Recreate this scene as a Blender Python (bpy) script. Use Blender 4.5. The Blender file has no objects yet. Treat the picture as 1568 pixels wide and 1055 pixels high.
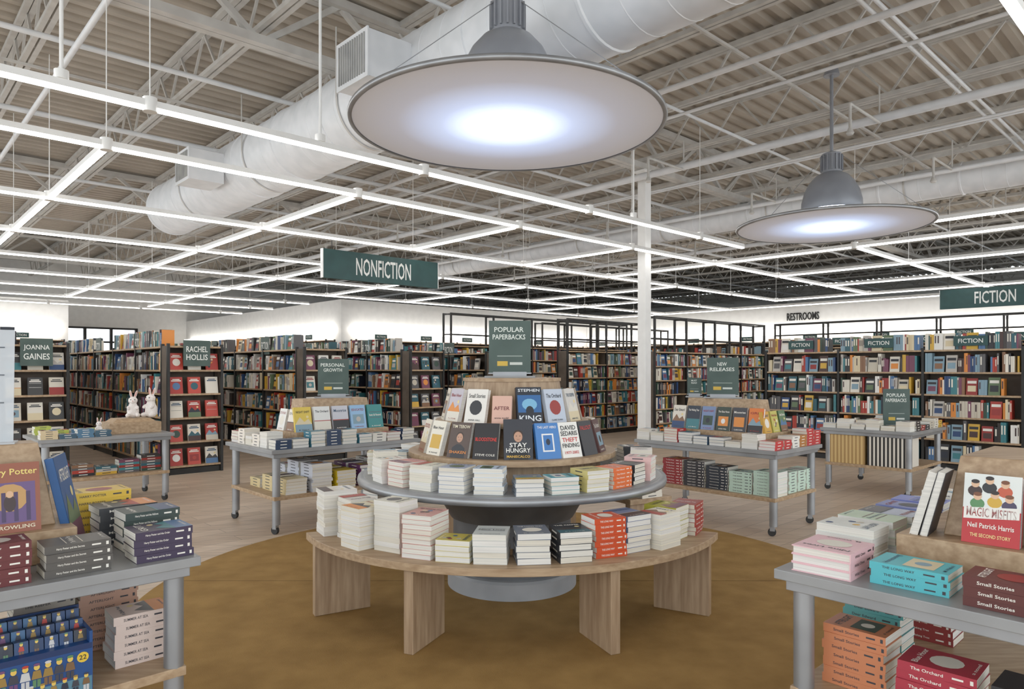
import bpy, math, random
from mathutils import Matrix, Vector
random.seed(11)
rnd = random.Random(5)
R = math.radians(43.1)
CR, SR = math.cos(R), math.sin(R)
HP = math.pi/2

def W(u, v, z=0.0):
    return Vector((u*CR - v*SR, u*SR + v*CR, z))
def RZ(a): return Matrix.Rotation(a, 4, 'Z')
def RX(a): return Matrix.Rotation(a, 4, 'X')
def RY(a): return Matrix.Rotation(a, 4, 'Y')
def TR(x, y, z=0.0): return Matrix.Translation(Vector((x, y, z)))
def G(u, v, z=0.0, r=0.0): return Matrix.Translation(W(u, v, z)) @ RZ(R + r)
ID = Matrix.Identity(4)

def lin(c):
    o = []
    for k in c[:3]:
        k = k/255.0
        o.append(k/12.92 if k <= 0.04045 else ((k+0.055)/1.055)**2.4)
    return tuple(o)

# ------------------------------------------------------------ materials
MATS = {}
def newmat(name):
    m = bpy.data.materials.new(name); m.use_nodes = True
    nt = m.node_tree
    b = nt.nodes['Principled BSDF']
    MATS[name] = m
    return m, nt, b
def noise_mix(nt, b, c1, c2, scale=(5, 5, 5), nscale=1.0, detail=4, lo=.35, hi=.65):
    tc = nt.nodes.new('ShaderNodeTexCoord'); mp = nt.nodes.new('ShaderNodeMapping')
    mp.inputs['Scale'].default_value = scale
    nz = nt.nodes.new('ShaderNodeTexNoise'); nz.inputs['Scale'].default_value = nscale
    nz.inputs['Detail'].default_value = detail
    cr = nt.nodes.new('ShaderNodeValToRGB')
    cr.color_ramp.elements[0].position = lo; cr.color_ramp.elements[1].position = hi
    cr.color_ramp.elements[0].color = (*lin(c1), 1); cr.color_ramp.elements[1].color = (*lin(c2), 1)
    nt.links.new(tc.outputs['Object'], mp.inputs['Vector'])
    nt.links.new(mp.outputs[0], nz.inputs['Vector'])
    nt.links.new(nz.outputs['Fac'], cr.inputs[0])
    nt.links.new(cr.outputs[0], b.inputs['Base Color'])
    return tc, mp, nz, cr
def simple(name, c1, c2=None, rough=.5, metal=0.0, scale=(3, 3, 3), nscale=2.0, bump=0.0):
    m, nt, b = newmat(name)
    c2 = c2 or tuple(min(255, k+6) for k in c1)
    tc, mp, nz, cr = noise_mix(nt, b, c1, c2, scale, nscale, 1)
    b.inputs['Roughness'].default_value = rough
    b.inputs['Metallic'].default_value = metal
    if bump:
        bp = nt.nodes.new('ShaderNodeBump'); bp.inputs['Strength'].default_value = bump
        bp.inputs['Distance'].default_value = .01
        nt.links.new(nz.outputs['Fac'], bp.inputs['Height']); nt.links.new(bp.outputs[0], b.inputs['Normal'])
    return m
def emis(name, col, strength, sample=True):
    m, nt, b = newmat(name)
    b.inputs['Base Color'].default_value = (.9, .9, .9, 1)
    b.inputs['Emission Color'].default_value = (*lin(col), 1)
    b.inputs['Emission Strength'].default_value = strength
    if not sample: m.cycles.emission_sampling = 'NONE'
    return m

simple('white_paint', (238, 238, 236), (243, 243, 241), .6)
simple('deck_paint', (174, 165, 152), (188, 179, 166), .6, scale=(.7, .7, .7))
simple('steel_paint', (190, 187, 182), (202, 200, 195), .5)
simple('duct_paint', (220, 223, 226), (229, 231, 234), .4)
simple('grille', (150, 150, 148), (165, 165, 162), .5)
simple('silver', (150, 152, 155), (165, 167, 170), .38, .55)
simple('table_grey', (146, 147, 148), (156, 157, 158), .4, .2)
simple('drum_grey', (96, 99, 104), (108, 111, 115), .5, .1)
simple('plinth_grey', (160, 163, 167), (173, 176, 180), .45, .1)
simple('lamp_grey', (134, 137, 144), (144, 147, 154), .35, .1)
simple('black_metal', (36, 35, 34), (44, 43, 42), .45, .3)
simple('sign_green', (32, 70, 70), (38, 78, 77), .5)
simple('sign_sage', (64, 82, 76), (72, 90, 84), .5)
simple('back_panel', (84, 73, 63), (98, 86, 75), .7)
simple('rubber', (40, 40, 40), (50, 50, 50), .7)
simple('plush', (232, 222, 216), (242, 236, 232), .9, scale=(60, 60, 60), bump=.4)
simple('pink', (214, 160, 150), (226, 176, 166), .8)
simple('foliage', (120, 140, 120), (160, 178, 160), .9, scale=(4, 4, 4))
simple('bark', (90, 74, 60), (110, 92, 76), .9)
simple('asphalt', (170, 172, 174), (190, 190, 190), .9)
emis('strip', (255, 252, 248), 5.0)
emis('added_deck_fill', (255, 252, 248), 1.3)  # added fill glow, unseen from below, brightens the ceiling deck
emis('cove', (255, 250, 242), 2.0, True)
emis('bulb', (225, 236, 255), 6.0)

m, nt, b = newmat('oak')
tc, mp, nz, cr = noise_mix(nt, b, (148, 120, 92), (186, 160, 130), (26, 26, 2.2), 1.5, 5, .3, .7)
b.inputs['Roughness'].default_value = .5
m, nt, b = newmat('oak_flat')
tc, mp, nz, cr = noise_mix(nt, b, (156, 127, 96), (190, 163, 131), (3, 26, 26), 1.6, 5, .3, .7)
mp.inputs['Rotation'].default_value = (0, 0, -R)
b.inputs['Roughness'].default_value = .5

def vcol(name, rough, pages=False):
    m, nt, b = newmat(name)
    at = nt.nodes.new('ShaderNodeAttribute'); at.attribute_name = 'Col'
    b.inputs['Roughness'].default_value = rough
    if pages:
        tc = nt.nodes.new('ShaderNodeTexCoord'); mp = nt.nodes.new('ShaderNodeMapping')
        mp.inputs['Scale'].default_value = (2, 2, 420)
        nz = nt.nodes.new('ShaderNodeTexNoise'); nz.inputs['Scale'].default_value = 1.0
        mx = nt.nodes.new('ShaderNodeMix'); mx.data_type = 'RGBA'; mx.blend_type = 'MULTIPLY'
        cr = nt.nodes.new('ShaderNodeValToRGB')
        cr.color_ramp.elements[0].position = .35; cr.color_ramp.elements[0].color = (.78, .78, .78, 1)
        cr.color_ramp.elements[1].position = .6; cr.color_ramp.elements[1].color = (.96, .96, .96, 1)
        nt.links.new(tc.outputs['Object'], mp.inputs[0]); nt.links.new(mp.outputs[0], nz.inputs['Vector'])
        nt.links.new(nz.outputs['Fac'], cr.inputs[0])
        mx.inputs['Factor'].default_value = 1
        nt.links.new(at.outputs['Color'], mx.inputs['A']); nt.links.new(cr.outputs[0], mx.inputs['B'])
        nt.links.new(mx.outputs['Result'], b.inputs['Base Color'])
    else:
        nt.links.new(at.outputs['Color'], b.inputs['Base Color'])
vcol('cover', .42); vcol('pages', .85, True)

m, nt, b = newmat('floor_planks')
tc = nt.nodes.new('ShaderNodeTexCoord'); mp = nt.nodes.new('ShaderNodeMapping')
mp.inputs['Rotation'].default_value = (0, 0, -R)
br = nt.nodes.new('ShaderNodeTexBrick')
br.inputs['Scale'].default_value = 1.0; br.inputs['Brick Width'].default_value = 1.2; br.inputs['Row Height'].default_value = .18
br.inputs['Mortar Size'].default_value = .0025
br.inputs['Color1'].default_value = (*lin((216, 196, 174)), 1); br.inputs['Color2'].default_value = (*lin((196, 174, 151)), 1)
br.inputs['Mortar'].default_value = (*lin((140, 122, 106)), 1)
mp2 = nt.nodes.new('ShaderNodeMapping'); mp2.inputs['Rotation'].default_value = (0, 0, -R); mp2.inputs['Scale'].default_value = (1.2, 14, 1)
nz = nt.nodes.new('ShaderNodeTexNoise'); nz.inputs['Scale'].default_value = 1.6; nz.inputs['Detail'].default_value = 6
cr = nt.nodes.new('ShaderNodeValToRGB')
cr.color_ramp.elements[0].position = .3; cr.color_ramp.elements[0].color = (.72, .7, .68, 1)
cr.color_ramp.elements[1].position = .65; cr.color_ramp.elements[1].color = (1.05, 1.05, 1.05, 1)
mx = nt.nodes.new('ShaderNodeMix'); mx.data_type = 'RGBA'; mx.blend_type = 'MULTIPLY'; mx.inputs['Factor'].default_value = .8
nt.links.new(tc.outputs['Object'], mp.inputs[0]); nt.links.new(mp.outputs[0], br.inputs['Vector'])
nt.links.new(tc.outputs['Object'], mp2.inputs[0]); nt.links.new(mp2.outputs[0], nz.inputs['Vector'])
nt.links.new(nz.outputs['Fac'], cr.inputs[0])
nt.links.new(br.outputs['Color'], mx.inputs['A']); nt.links.new(cr.outputs[0], mx.inputs['B'])
nt.links.new(mx.outputs['Result'], b.inputs['Base Color']); b.inputs['Roughness'].default_value = .4

m, nt, b = newmat('gold_carpet')
tc, mp, nz, cr = noise_mix(nt, b, (146, 111, 56), (168, 131, 72), (1, 1, 1), 6.0, 8, .3, .7)
n2 = nt.nodes.new('ShaderNodeTexNoise'); n2.inputs['Scale'].default_value = 220
bp = nt.nodes.new('ShaderNodeBump'); bp.inputs['Strength'].default_value = .5; bp.inputs['Distance'].default_value = .005
nt.links.new(tc.outputs['Object'], n2.inputs['Vector']); nt.links.new(n2.outputs['Fac'], bp.inputs['Height'])
nt.links.new(bp.outputs[0], b.inputs['Normal']); b.inputs['Roughness'].default_value = 1.0

m, nt, b = newmat('lamp_diffuser')
tc = nt.nodes.new('ShaderNodeTexCoord'); sx = nt.nodes.new('ShaderNodeVectorMath'); sx.operation = 'MULTIPLY'
sx.inputs[1].default_value = (1, 1, 0)
ln = nt.nodes.new('ShaderNodeVectorMath'); ln.operation = 'LENGTH'
cr = nt.nodes.new('ShaderNodeValToRGB'); e = cr.color_ramp.elements
e[0].position = 0; e[0].color = (1.0, 1.0, 1.0, 1)
e[1].position = 1; e[1].color = (.08, .078, .082, 1)
for p, c_ in ((.2, (.6, .72, 1, 1)), (.45, (.24, .30, .44, 1)), (.75, (.11, .115, .14, 1))):
    k = e.new(p); k.color = c_
nt.links.new(tc.outputs['Object'], sx.inputs[0]); nt.links.new(sx.outputs[0], ln.inputs[0])
nt.links.new(ln.outputs['Value'], cr.inputs[0]); nt.links.new(cr.outputs[0], b.inputs['Emission Color'])
b.inputs['Emission Strength'].default_value = 1.0
b.inputs['Base Color'].default_value = (*lin((202, 201, 204)), 1); b.inputs['Roughness'].default_value = .6

# ------------------------------------------------------------ mesh builder
WHITE = (235, 232, 226)
class MB:
    def __init__(s): s.v = []; s.f = []; s.c = []; s.m = []; s.s = []; s.mats = []
    def mi(s, mat):
        if mat not in s.mats: s.mats.append(mat)
        return s.mats.index(mat)
    def face(s, idx, mat, col=WHITE, smooth=False):
        s.f.append(idx); s.c.append(col); s.m.append(s.mi(mat)); s.s.append(smooth)
    def box(s, M, x0, x1, y0, y1, z0, z1, mat='cover', col=WHITE, top=None):
        n = len(s.v)
        for p in ((x0, y0, z0), (x1, y0, z0), (x1, y1, z0), (x0, y1, z0), (x0, y0, z1), (x1, y0, z1), (x1, y1, z1), (x0, y1, z1)):
            s.v.append(tuple(M @ Vector(p)))
        k = s.mi(mat)
        for i_, q in enumerate(((0, 3, 2, 1), (4, 5, 6, 7), (0, 1, 5, 4), (1, 2, 6, 5), (2, 3, 7, 6), (3, 0, 4, 7))):
            s.f.append(tuple(n+i for i in q)); s.c.append(col); s.m.append(s.mi(top) if (top and i_ == 1) else k); s.s.append(False)
    def quad(s, M, x0, x1, y0, y1, z, col, mat='cover'):
        n = len(s.v)
        for p in ((x0, y0, z), (x1, y0, z), (x1, y1, z), (x0, y1, z)): s.v.append(tuple(M @ Vector(p)))
        s.face((n, n+1, n+2, n+3), mat, col)
    def disc(s, M, cx, cy, rx, ry, z, col, mat='cover', n=14):
        k = len(s.v)
        for i in range(n):
            a = 2*math.pi*i/n; s.v.append(tuple(M @ Vector((cx+rx*math.cos(a), cy+ry*math.sin(a), z))))
        s.face(tuple(range(k, k+n)), mat, col)
    def prism(s, M, pts, z0, z1, mat, col=WHITE):
        n = len(pts); k = len(s.v)
        for z in (z0, z1):
            for p in pts: s.v.append(tuple(M @ Vector((p[0], p[1], z))))
        s.face(tuple(range(k+n-1, k-1, -1)), mat, col); s.face(tuple(range(k+n, k+2*n)), mat, col)
        for i in range(n):
            j = (i+1) % n; s.face((k+i, k+j, k+n+j, k+n+i), mat, col)
    def lathe(s, M, prof, mat, n=48, share=False, capb=True, capt=True):
        def ring(r, z):
            k = len(s.v)
            for i in range(n):
                a = 2*math.pi*i/n; s.v.append(tuple(M @ Vector((r*math.cos(a), r*math.sin(a), z))))
            return k
        prev = None
        for (r0, z0), (r1, z1) in zip(prof[:-1], prof[1:]):
            a = prev if (share and prev is not None) else ring(r0, z0)
            bb = ring(r1, z1); prev = bb
            for i in range(n):
                j = (i+1) % n; s.face((a+i, a+j, bb+j, bb+i), mat, WHITE, True)
        if capb and prof[0][0] > 1e-4: k = ring(*prof[0]); s.face(tuple(range(k+n-1, k-1, -1)), mat)
        if capt and prof[-1][0] > 1e-4: k = ring(*prof[-1]); s.face(tuple(range(k, k+n)), mat)
    def cyl(s, M, r, z0, z1, mat, n=16): s.lathe(M, [(r, z0), (r, z1)], mat, n)
    def seg(s, p0, p1, w, mat, round_n=0, h=None):
        p0 = Vector(p0); p1 = Vector(p1); d = p1-p0; L = d.length
        q = d.to_track_quat('Z', 'Y').to_matrix().to_4x4(); M = Matrix.Translation(p0) @ q
        if round_n: s.lathe(M, [(w, 0), (w, L)], mat, round_n)
        else: s.box(M, -w/2, w/2, -(h or w)/2, (h or w)/2, 0, L, mat)
    def sector(s, M, r0, r1, a0, a1, z0, z1, mat, n=40):
        k = len(s.v)
        for i in range(n+1):
            a = a0+(a1-a0)*i/n
            for r, z in ((r0, z0), (r1, z0), (r1, z1), (r0, z1)):
                s.v.append(tuple(M @ Vector((r*math.sin(a), -r*math.cos(a), z))))
        for i in range(n):
            b0 = k+4*i; b1 = b0+4
            for j in range(4):
                jj = (j+1) % 4; s.face((b0+j, b0+jj, b1+jj, b1+j), mat, WHITE, False)
        s.face((k+3, k+2, k+1, k), mat); e_ = k+4*n; s.face((e_, e_+1, e_+2, e_+3), mat)
    def text(s, M, st, cx, cy, w, h, col, z=0.0012, mat='cover'):
        V, F = tmesh(st)
        xs = [p[0] for p in V]; ys = [p[1] for p in V]
        x0, x1, y0, y1 = min(xs), max(xs), min(ys), max(ys)
        sx_ = w/max(1e-6, x1-x0); sy_ = h/max(1e-6, y1-y0); k = len(s.v)
        for p in V: s.v.append(tuple(M @ Vector((cx-w/2+(p[0]-x0)*sx_, cy-h/2+(p[1]-y0)*sy_, z))))
        for f in F: s.face(tuple(k+i for i in f), mat, col)
    def build(s, name, parent=None, origin=None, bevel=0):
        if not s.v: return None
        if origin is None:
            xs = [p[0] for p in s.v]; ys = [p[1] for p in s.v]; zs = [p[2] for p in s.v]
            origin = ((min(xs)+max(xs))/2, (min(ys)+max(ys))/2, min(zs))
        if parent is not None: origin = tuple(parent.location)
        ox, oy, oz = origin
        me = bpy.data.meshes.new(name)
        me.from_pydata([(p[0]-ox, p[1]-oy, p[2]-oz) for p in s.v], [], s.f)
        for mt in s.mats: me.materials.append(MATS[mt])
        me.polygons.foreach_set('material_index', s.m)
        me.polygons.foreach_set('use_smooth', s.s)
        ca = me.color_attributes.new('Col', 'FLOAT_COLOR', 'CORNER')
        buf = []; cache = {}
        for f, c_ in zip(s.f, s.c):
            L = cache.get(c_)
            if L is None: L = (*lin(c_), 1.0); cache[c_] = L
            buf.extend(L*len(f))
        ca.data.foreach_set('color', buf)
        me.update()
        ob = bpy.data.objects.new(name, me); bpy.context.scene.collection.objects.link(ob)
        if parent is not None: ob.parent = parent
        else: ob.location = origin
        if bevel:
            bm_ = ob.modifiers.new('bevel', 'BEVEL'); bm_.width = bevel; bm_.segments = 2; bm_.limit_method = 'ANGLE'
            bm_.angle_limit = math.radians(50)
        return ob

_tc = {}
def tmesh(st):
    if st in _tc: return _tc[st]
    cu = bpy.data.curves.new('t', 'FONT'); cu.body = st; cu.resolution_u = 2; cu.offset = .012
    ob = bpy.data.objects.new('t', cu); bpy.context.scene.collection.objects.link(ob)
    dg = bpy.context.evaluated_depsgraph_get(); ev = ob.evaluated_get(dg); me = ev.to_mesh()
    V = [(v.co.x, v.co.y) for v in me.vertices]; F = [tuple(p.vertices) for p in me.polygons]
    ev.to_mesh_clear(); bpy.data.objects.remove(ob); bpy.data.curves.remove(cu)
    _tc[st] = (V, F); return V, F

# ------------------------------------------------------------ books
PAL = [(228, 222, 208), (238, 236, 230), (205, 196, 178), (40, 40, 44), (28, 34, 48), (58, 52, 50), (150, 44, 38), (176, 58, 44),
       (44, 92, 104), (62, 126, 134), (36, 66, 112), (78, 116, 160), (214, 170, 60), (226, 140, 58), (96, 116, 82), (136, 98, 70),
       (118, 62, 86), (190, 184, 176), (90, 88, 90), (222, 206, 170), (130, 160, 176), (235, 228, 214), (70, 44, 40), (50, 72, 60)]
LIGHT = [(238, 236, 230), (230, 224, 212), (222, 206, 170), (205, 216, 222), (240, 232, 220)]
WORDS = ['A Quiet Year', 'THE RIVER', 'Homecoming', 'NIGHT SHIFT', 'The Glass House', 'SUMMER AT SEA', 'lost & found', 'Small Stories', 'CITY OF SALT', 'Winter Roads',
         'THE LONG WAY', 'Dear Edward', 'EDUCATED', 'Wild Ones', 'The Orchard', 'AFTERLIGHT', 'Blue Hour', 'The Wishing Tree', 'GRIT', 'Nine Lives', 'THE KEEPER', 'Moonrise']
AUTH = ['J. R. Martin', 'ANNA HALL', 'M. Whitlock', 'CLARE DUNN', 'a novel', 'P. J. STONE']
for w_ in WORDS + AUTH + ['FICTION']: tmesh(w_)

def art(mb, M, w, h, base, words=True, z=.0012):
    lum = sum(base)/3
    ink = (245, 240, 230) if lum < 130 else rnd.choice([(30, 34, 44), (150, 40, 36), (34, 74, 104), (60, 60, 60)])
    acc = rnd.choice(PAL)
    k = rnd.random(); ty = .3
    if k < .22:
        mb.disc(M, 0, -.05*h, w*.3, h*.22, z*.6, acc)
    elif k < .4:
        mb.quad(M, -w*.36, w*.36, -h*.3, h*.1, z*.6, acc); mb.disc(M, 0, -h*.1, w*.15, h*.11, z*.8, rnd.choice(PAL))
    elif k < .55:
        mb.quad(M, -w*.5, w*.5, -h*.5, -h*.1, z*.6, acc); mb.quad(M, -w*.5, w*.5, -h*.1, -h*.07, z*.7, rnd.choice(PAL))
    elif k < .7:
        for i in range(5):
            mb.disc(M, rnd.uniform(-.3, .3)*w, rnd.uniform(-.35, .15)*h, w*.09, h*.07, z*(.5+.05*i), rnd.choice(PAL), n=8)
    elif k < .85:
        c2 = rnd.choice(PAL)
        mb.quad(M, -w*.5, w*.5, -h*.5, -h*.2, z*.5, c2)
        n = len(mb.v)
        for p in ((-w*.5, -h*.2), (w*.5, -h*.2), (w*.3, h*.02), (w*.05, -h*.1), (-w*.2, h*.1)): mb.v.append(tuple(M @ Vector((p[0], p[1], z*.6))))
        mb.face(tuple(range(n, n+5)), 'cover', acc); mb.disc(M, w*.25, h*.1, w*.08, h*.055, z*.7, (236, 214, 150), n=12)
    else:
        ty = .05; mb.quad(M, -w*.4, w*.4, h*.16, h*.175, z, acc); mb.quad(M, -w*.4, w*.4, -h*.08, -h*.065, z, acc)
    if words:
        mb.text(M, rnd.choice(WORDS), 0, h*ty, w*.8, h*rnd.uniform(.08, .13), ink, z)
        mb.text(M, rnd.choice(AUTH), 0, -h*.42, w*.6, h*.05, ink if k > .7 or k < .4 else (240, 236, 226), z)
    else:
        mb.quad(M, -w*.38, w*.38, h*.24, h*.30, z, ink); mb.quad(M, -w*.28, w*.28, h*.33, h*.38, z, ink)

SPM = Matrix(((0, 0, -1, 0), (-1, 0, 0, 0), (0, 1, 0, 0), (0, 0, 0, 1)))
def book(mb, M, w, d, t, col, top=False, words=False, hard=False, title=None):
    c_ = .0035 if hard else .0012
    mb.box(M, -w/2, w/2, -d/2, d/2, 0, c_, 'cover', col)
    mb.box(M, -w/2, w/2, -d/2, d/2, t-c_, t, 'cover', col)
    mb.box(M, -w/2, -w/2+c_, -d/2, d/2, c_, t-c_, 'cover', col)
    i_ = .004 if hard else .001
    mb.box(M, -w/2+c_, w/2-i_, -d/2+i_, d/2-i_, c_, t-c_, 'pages', rnd.choice([(238, 234, 224), (234, 227, 212), (240, 237, 231)]))
    ink = (240, 236, 226) if sum(col) < 390 else (60, 60, 66)
    if title:
        A = M @ TR(-w/2-.0006, 0, t/2) @ SPM
        mb.text(A, title, -d*.12, 0, d*.42, t*.34, ink, 0); mb.quad(A, d*.2, d*.34, -t*.1, t*.1, 0, ink); mb.quad(A, d*.42, d*.46, -t*.22, t*.22, 0, ink)
    else:
        x = -w/2-.0006
        mb.box(M, x, x+.0004, -d*.2, d*.2, t*.38, t*.62, 'cover', ink)
    if top: art(mb, M @ TR(0, 0, t), w, d, col, words)

def stack(mb, M, n, w=.14, d=.21, t=.028, col=None, j=.004, words=False, hard=False, mix=False, title=None):
    z = 0; col = col or rnd.choice(PAL)
    for i in range(n):
        cc = rnd.choice(PAL) if mix else col
        tt = t*rnd.uniform(.85, 1.2) if mix else t
        MM = M @ TR(rnd.uniform(-j, j), rnd.uniform(-j, j), z) @ RZ(rnd.uniform(-.035, .035))
        book(mb, MM, w, d, tt, cc, top=(i == n-1), words=words, hard=hard, title=title); z += tt
    return z

def faceout(mb, M, w, h, t, col, lines=None, tilt=14, words=True, extra=None):
    MM = M @ RX(-math.radians(tilt))
    mb.box(MM, -w/2, w/2, 0, .0018, 0, h, 'cover', col)
    mb.box(MM, -w/2, w/2, t-.0018, t, 0, h, 'cover', col)
    mb.box(MM, -w/2, -w/2+.0018, 0, t, 0, h, 'cover', col)
    mb.box(MM, -w/2+.0018, w/2-.002, .0018, t-.0018, .002, h-.002, 'pages', (238, 234, 226))
    A = MM @ TR(0, 0, h/2) @ RX(HP)
    if extra: extra(mb, A, w, h)
    if lines:
        for (st, fy, fw, fh, c_) in lines: mb.text(A, st, 0, fy*h, fw*w, fh*h, c_, .002)
    elif not extra: art(mb, A, w, h, col, words)

# ------------------------------------------------------------ shelving
def shelf_run(mb, bk, M, L, H, n=5, depth=.32, bay=1.22, faceout_p=.1, coarse=1.0, z0=.12, frame=None, nobooks=False):
    nb = max(1, round(L/bay)); bw = L/nb
    for i in range(nb+1):
        x = i*bw
        for (ya, yb) in ((0, .04), (depth-.04, depth)): mb.box(M, x-.018, x+.018, ya, yb, 0, frame or H+.03, 'black_metal')
        mb.box(M, x-.012, x+.012, .04, depth-.04, .05, H, 'back_panel')
        if frame:
            for z in (H+.27, frame-.015): mb.box(M, x-.012, x+.012, .04, depth-.04, z-.03, z, 'black_metal')
    mb.box(M, 0, L, depth-.02, depth-.005, .05, H, 'back_panel')
    mb.box(M, 0, L, .03, depth, .0, .08, 'black_metal')
    if frame:
        for y in (.02, depth-.02):
            mb.box(M, 0, L, y-.015, y+.015, frame-.03, frame, 'black_metal')
            mb.box(M, 0, L, y-.01, y+.01, H+.25, H+.27, 'black_metal')
    gap = (H-z0)/n
    for i in range(n+1):
        z = z0+i*gap
        mb.box(M, .018, L-.018, 0.005, depth-.02, z-.025, z, 'oak_flat')
    if nobooks: return
    for b_ in range(nb):
        for i in range(n + (1 if not frame and H < 1.9 else 0)):
            z = z0+i*gap; x = b_*bw+.03; xe = (b_+1)*bw-.03
            if i == n and rnd.random() < .2: continue
            hmax = gap-.045 if i < n else .24
            full = rnd.random()
            lim = xe if full < .8 else x+(xe-x)*rnd.uniform(.7, .95)
            while x < lim-.03:
                k = rnd.random()
                if k < faceout_p and x+.17 < lim:
                    h = min(hmax, rnd.uniform(.21, .26)); c_ = rnd.choice(PAL)
                    Mf = M @ TR(x+.08, .03, z)
                    bk.box(Mf @ RX(-.15), -.07, .07, 0, .03, 0, h, 'cover', c_)
                    A = Mf @ RX(-.15) @ TR(0, 0, h/2) @ RX(HP)
                    a_ = rnd.choice(PAL); bk.quad(A, -.05, .05, -h*.3, h*.05, .002, a_)
                    bk.quad(A, -.055, .055, h*.18, h*.34, .002, (240, 236, 226) if sum(c_) < 390 else (40, 40, 44))
                    x += .165
                elif k < faceout_p+.02:
                    x += rnd.uniform(.03, .08)
                else:
                    c_ = rnd.choice(PAL); w = rnd.uniform(.018, .042)*coarse; h = min(hmax, rnd.uniform(.19, .28))
                    dd = rnd.uniform(.13, .17)
                    for q in range(rnd.choice([1, 1, 1, 2, 3])):
                        if x+w > lim: break
                        y = .015+rnd.uniform(0, .015)
                        bk.box(M, x, x+w-.001, y, y+dd, z, z+h, 'cover', c_)
                        if coarse < 1.4 and rnd.random() < .5:
                            ink = (236, 230, 215) if sum(c_) < 390 else (70, 50, 50)
                            bk.quad(M @ TR(0, y-.001, 0) @ RX(HP), x+w*.25, x+w*.72, z+h*.4, z+h*.85, 0, ink)
                        x += w
                        if w > .06: break

def small_sign(mb, M, w, h, st, mat='sign_green', t=.012):
    mb.box(M, -w/2, w/2, 0, t, -h/2, h/2, mat)
    A = M @ RX(HP)
    k = max(1, len(st)); hh = h*.62/k
    for i, s_ in enumerate(st):
        mb.text(A, s_, 0, h*.31-hh*(i+.5), min(w*.8, len(s_)*hh*.5), hh*.72, (235, 238, 232), .003)

def endcap(mb, bk, M, L, H, n, theme):
    shelf_run(mb, bk, M, L, H, n, depth=.3, bay=L, nobooks=True)
    gap = (H-.12)/n
    for i in range(n):
        k = 3 if L > .65 else 2
        for j in range(k):
            c_ = theme[(i+j) % len(theme)]
            h = min(gap-.06, .235)
            faceout(bk, M @ TR(L*(j+.5)/k, .05, .12+i*gap), min(.17, L/k-.04), h, .03, c_, words=False, tilt=10)

# ------------------------------------------------------------ room shell
g = G(0, 0)
mb = MB(); mb.box(g, -8, 35, -8, 32, -.1, 0, 'floor_planks'); mb.build('floor', origin=(0, 0, 0))
mb = MB(); mb.box(g, -10, 30, 32.01, 80, -.2, -.05, 'asphalt'); mb.build('ground_outside')
mb = MB(); Mr = TR(0, 4.78, 0)
mb.lathe(Mr, [(2.38, 0.0005), (2.38, .008), (2.372, .012)], 'gold_carpet', 96)
rug = mb.build('round_carpet', origin=(0, 4.78, 0))
simple('seam_thread', (100, 72, 34), (108, 80, 40), 1.0)
mb = MB(); mb.box(Mr, -2.36, 2.36, -.003, .003, .0115, .0128, 'seam_thread'); mb.build('seam', parent=rug)

mb = MB(); pts = []
v = -6.0
while v < 32:
    for dv, z in ((0, 5.62), (.09, 5.62), (.12, 5.56), (.21, 5.56), (.24, 5.62)): pts.append((v+dv, z))
    v += .24
for (v0, z0), (v1, z1) in zip(pts[:-1], pts[1:]):
    if v1-v0 < 1e-5: continue
    n = len(mb.v)
    for p in (W(-6, v0, z0), W(34, v0, z0), W(34, v1, z1), W(-6, v1, z1)): mb.v.append(tuple(p))
    mb.face((n, n+1, n+2, n+3), 'deck_paint')
mb.box(g, -6, 34, -6, 32, 5.64, 5.7, 'deck_paint')
mb.build('ceiling', origin=(0, 0, 5.56))

mb = MB()
mb.box(g, -6, 3.7, 31.5, 31.7, 0, 5.56, 'white_paint')
mb.box(g, 8.4, 34, 31.5, 31.7, 0, 5.56, 'white_paint')
mb.box(g, 3.7, 8.4, 31.5, 31.7, 0, .6, 'white_paint'); mb.box(g, 3.7, 8.4, 31.5, 31.7, 3.12, 5.56, 'white_paint')
mb.build('wall_back')
mb = MB()
for i in range(6):
    u = 3.75+4.6*i/5; mb.box(g, u-.05, u+.05, 31.48, 31.6, .6, 3.12, 'black_metal')
for z in (.6, 2.5, 3.05): mb.box(g, 3.7, 8.4, 31.48, 31.6, z, z+.07, 'black_metal')
mb.build('window_1')
mb = MB(); mb.box(g, 34, 34.2, -6, 31.7, 0, 5.56, 'white_paint'); mb.build('wall_right_far')
mb = MB(); mb.box(g, 10.3, 10.5, 18.5, 31.49, 0, 3.5, 'white_paint'); mb.box(g, 10.3, 21.19, 18.3, 18.5, 0, 3.5, 'white_paint')
mb.box(g, 10.5, 21.19, 18.5, 31.49, 3.42, 3.5, 'white_paint'); mb.build('wall_centre_block')
mb = MB(); mb.box(g, 21.2, 21.4, -6, 18.5, 0, 3.5, 'white_paint'); mb.box(g, 21.4, 33.9, -6, 31.4, 3.42, 3.5, 'white_paint'); mb.build('wall_right')
mb = MB(); mb.box(g, -6, 4.57, 24.2, 24.4, 0, 3.5, 'white_paint'); mb.box(g, 4.37, 4.57, 24.4, 31.49, 0, 3.5, 'white_paint')
mb.box(g, -6, 4.37, 24.4, 31.49, 3.42, 3.5, 'white_paint'); mb.build('wall_left')
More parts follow.
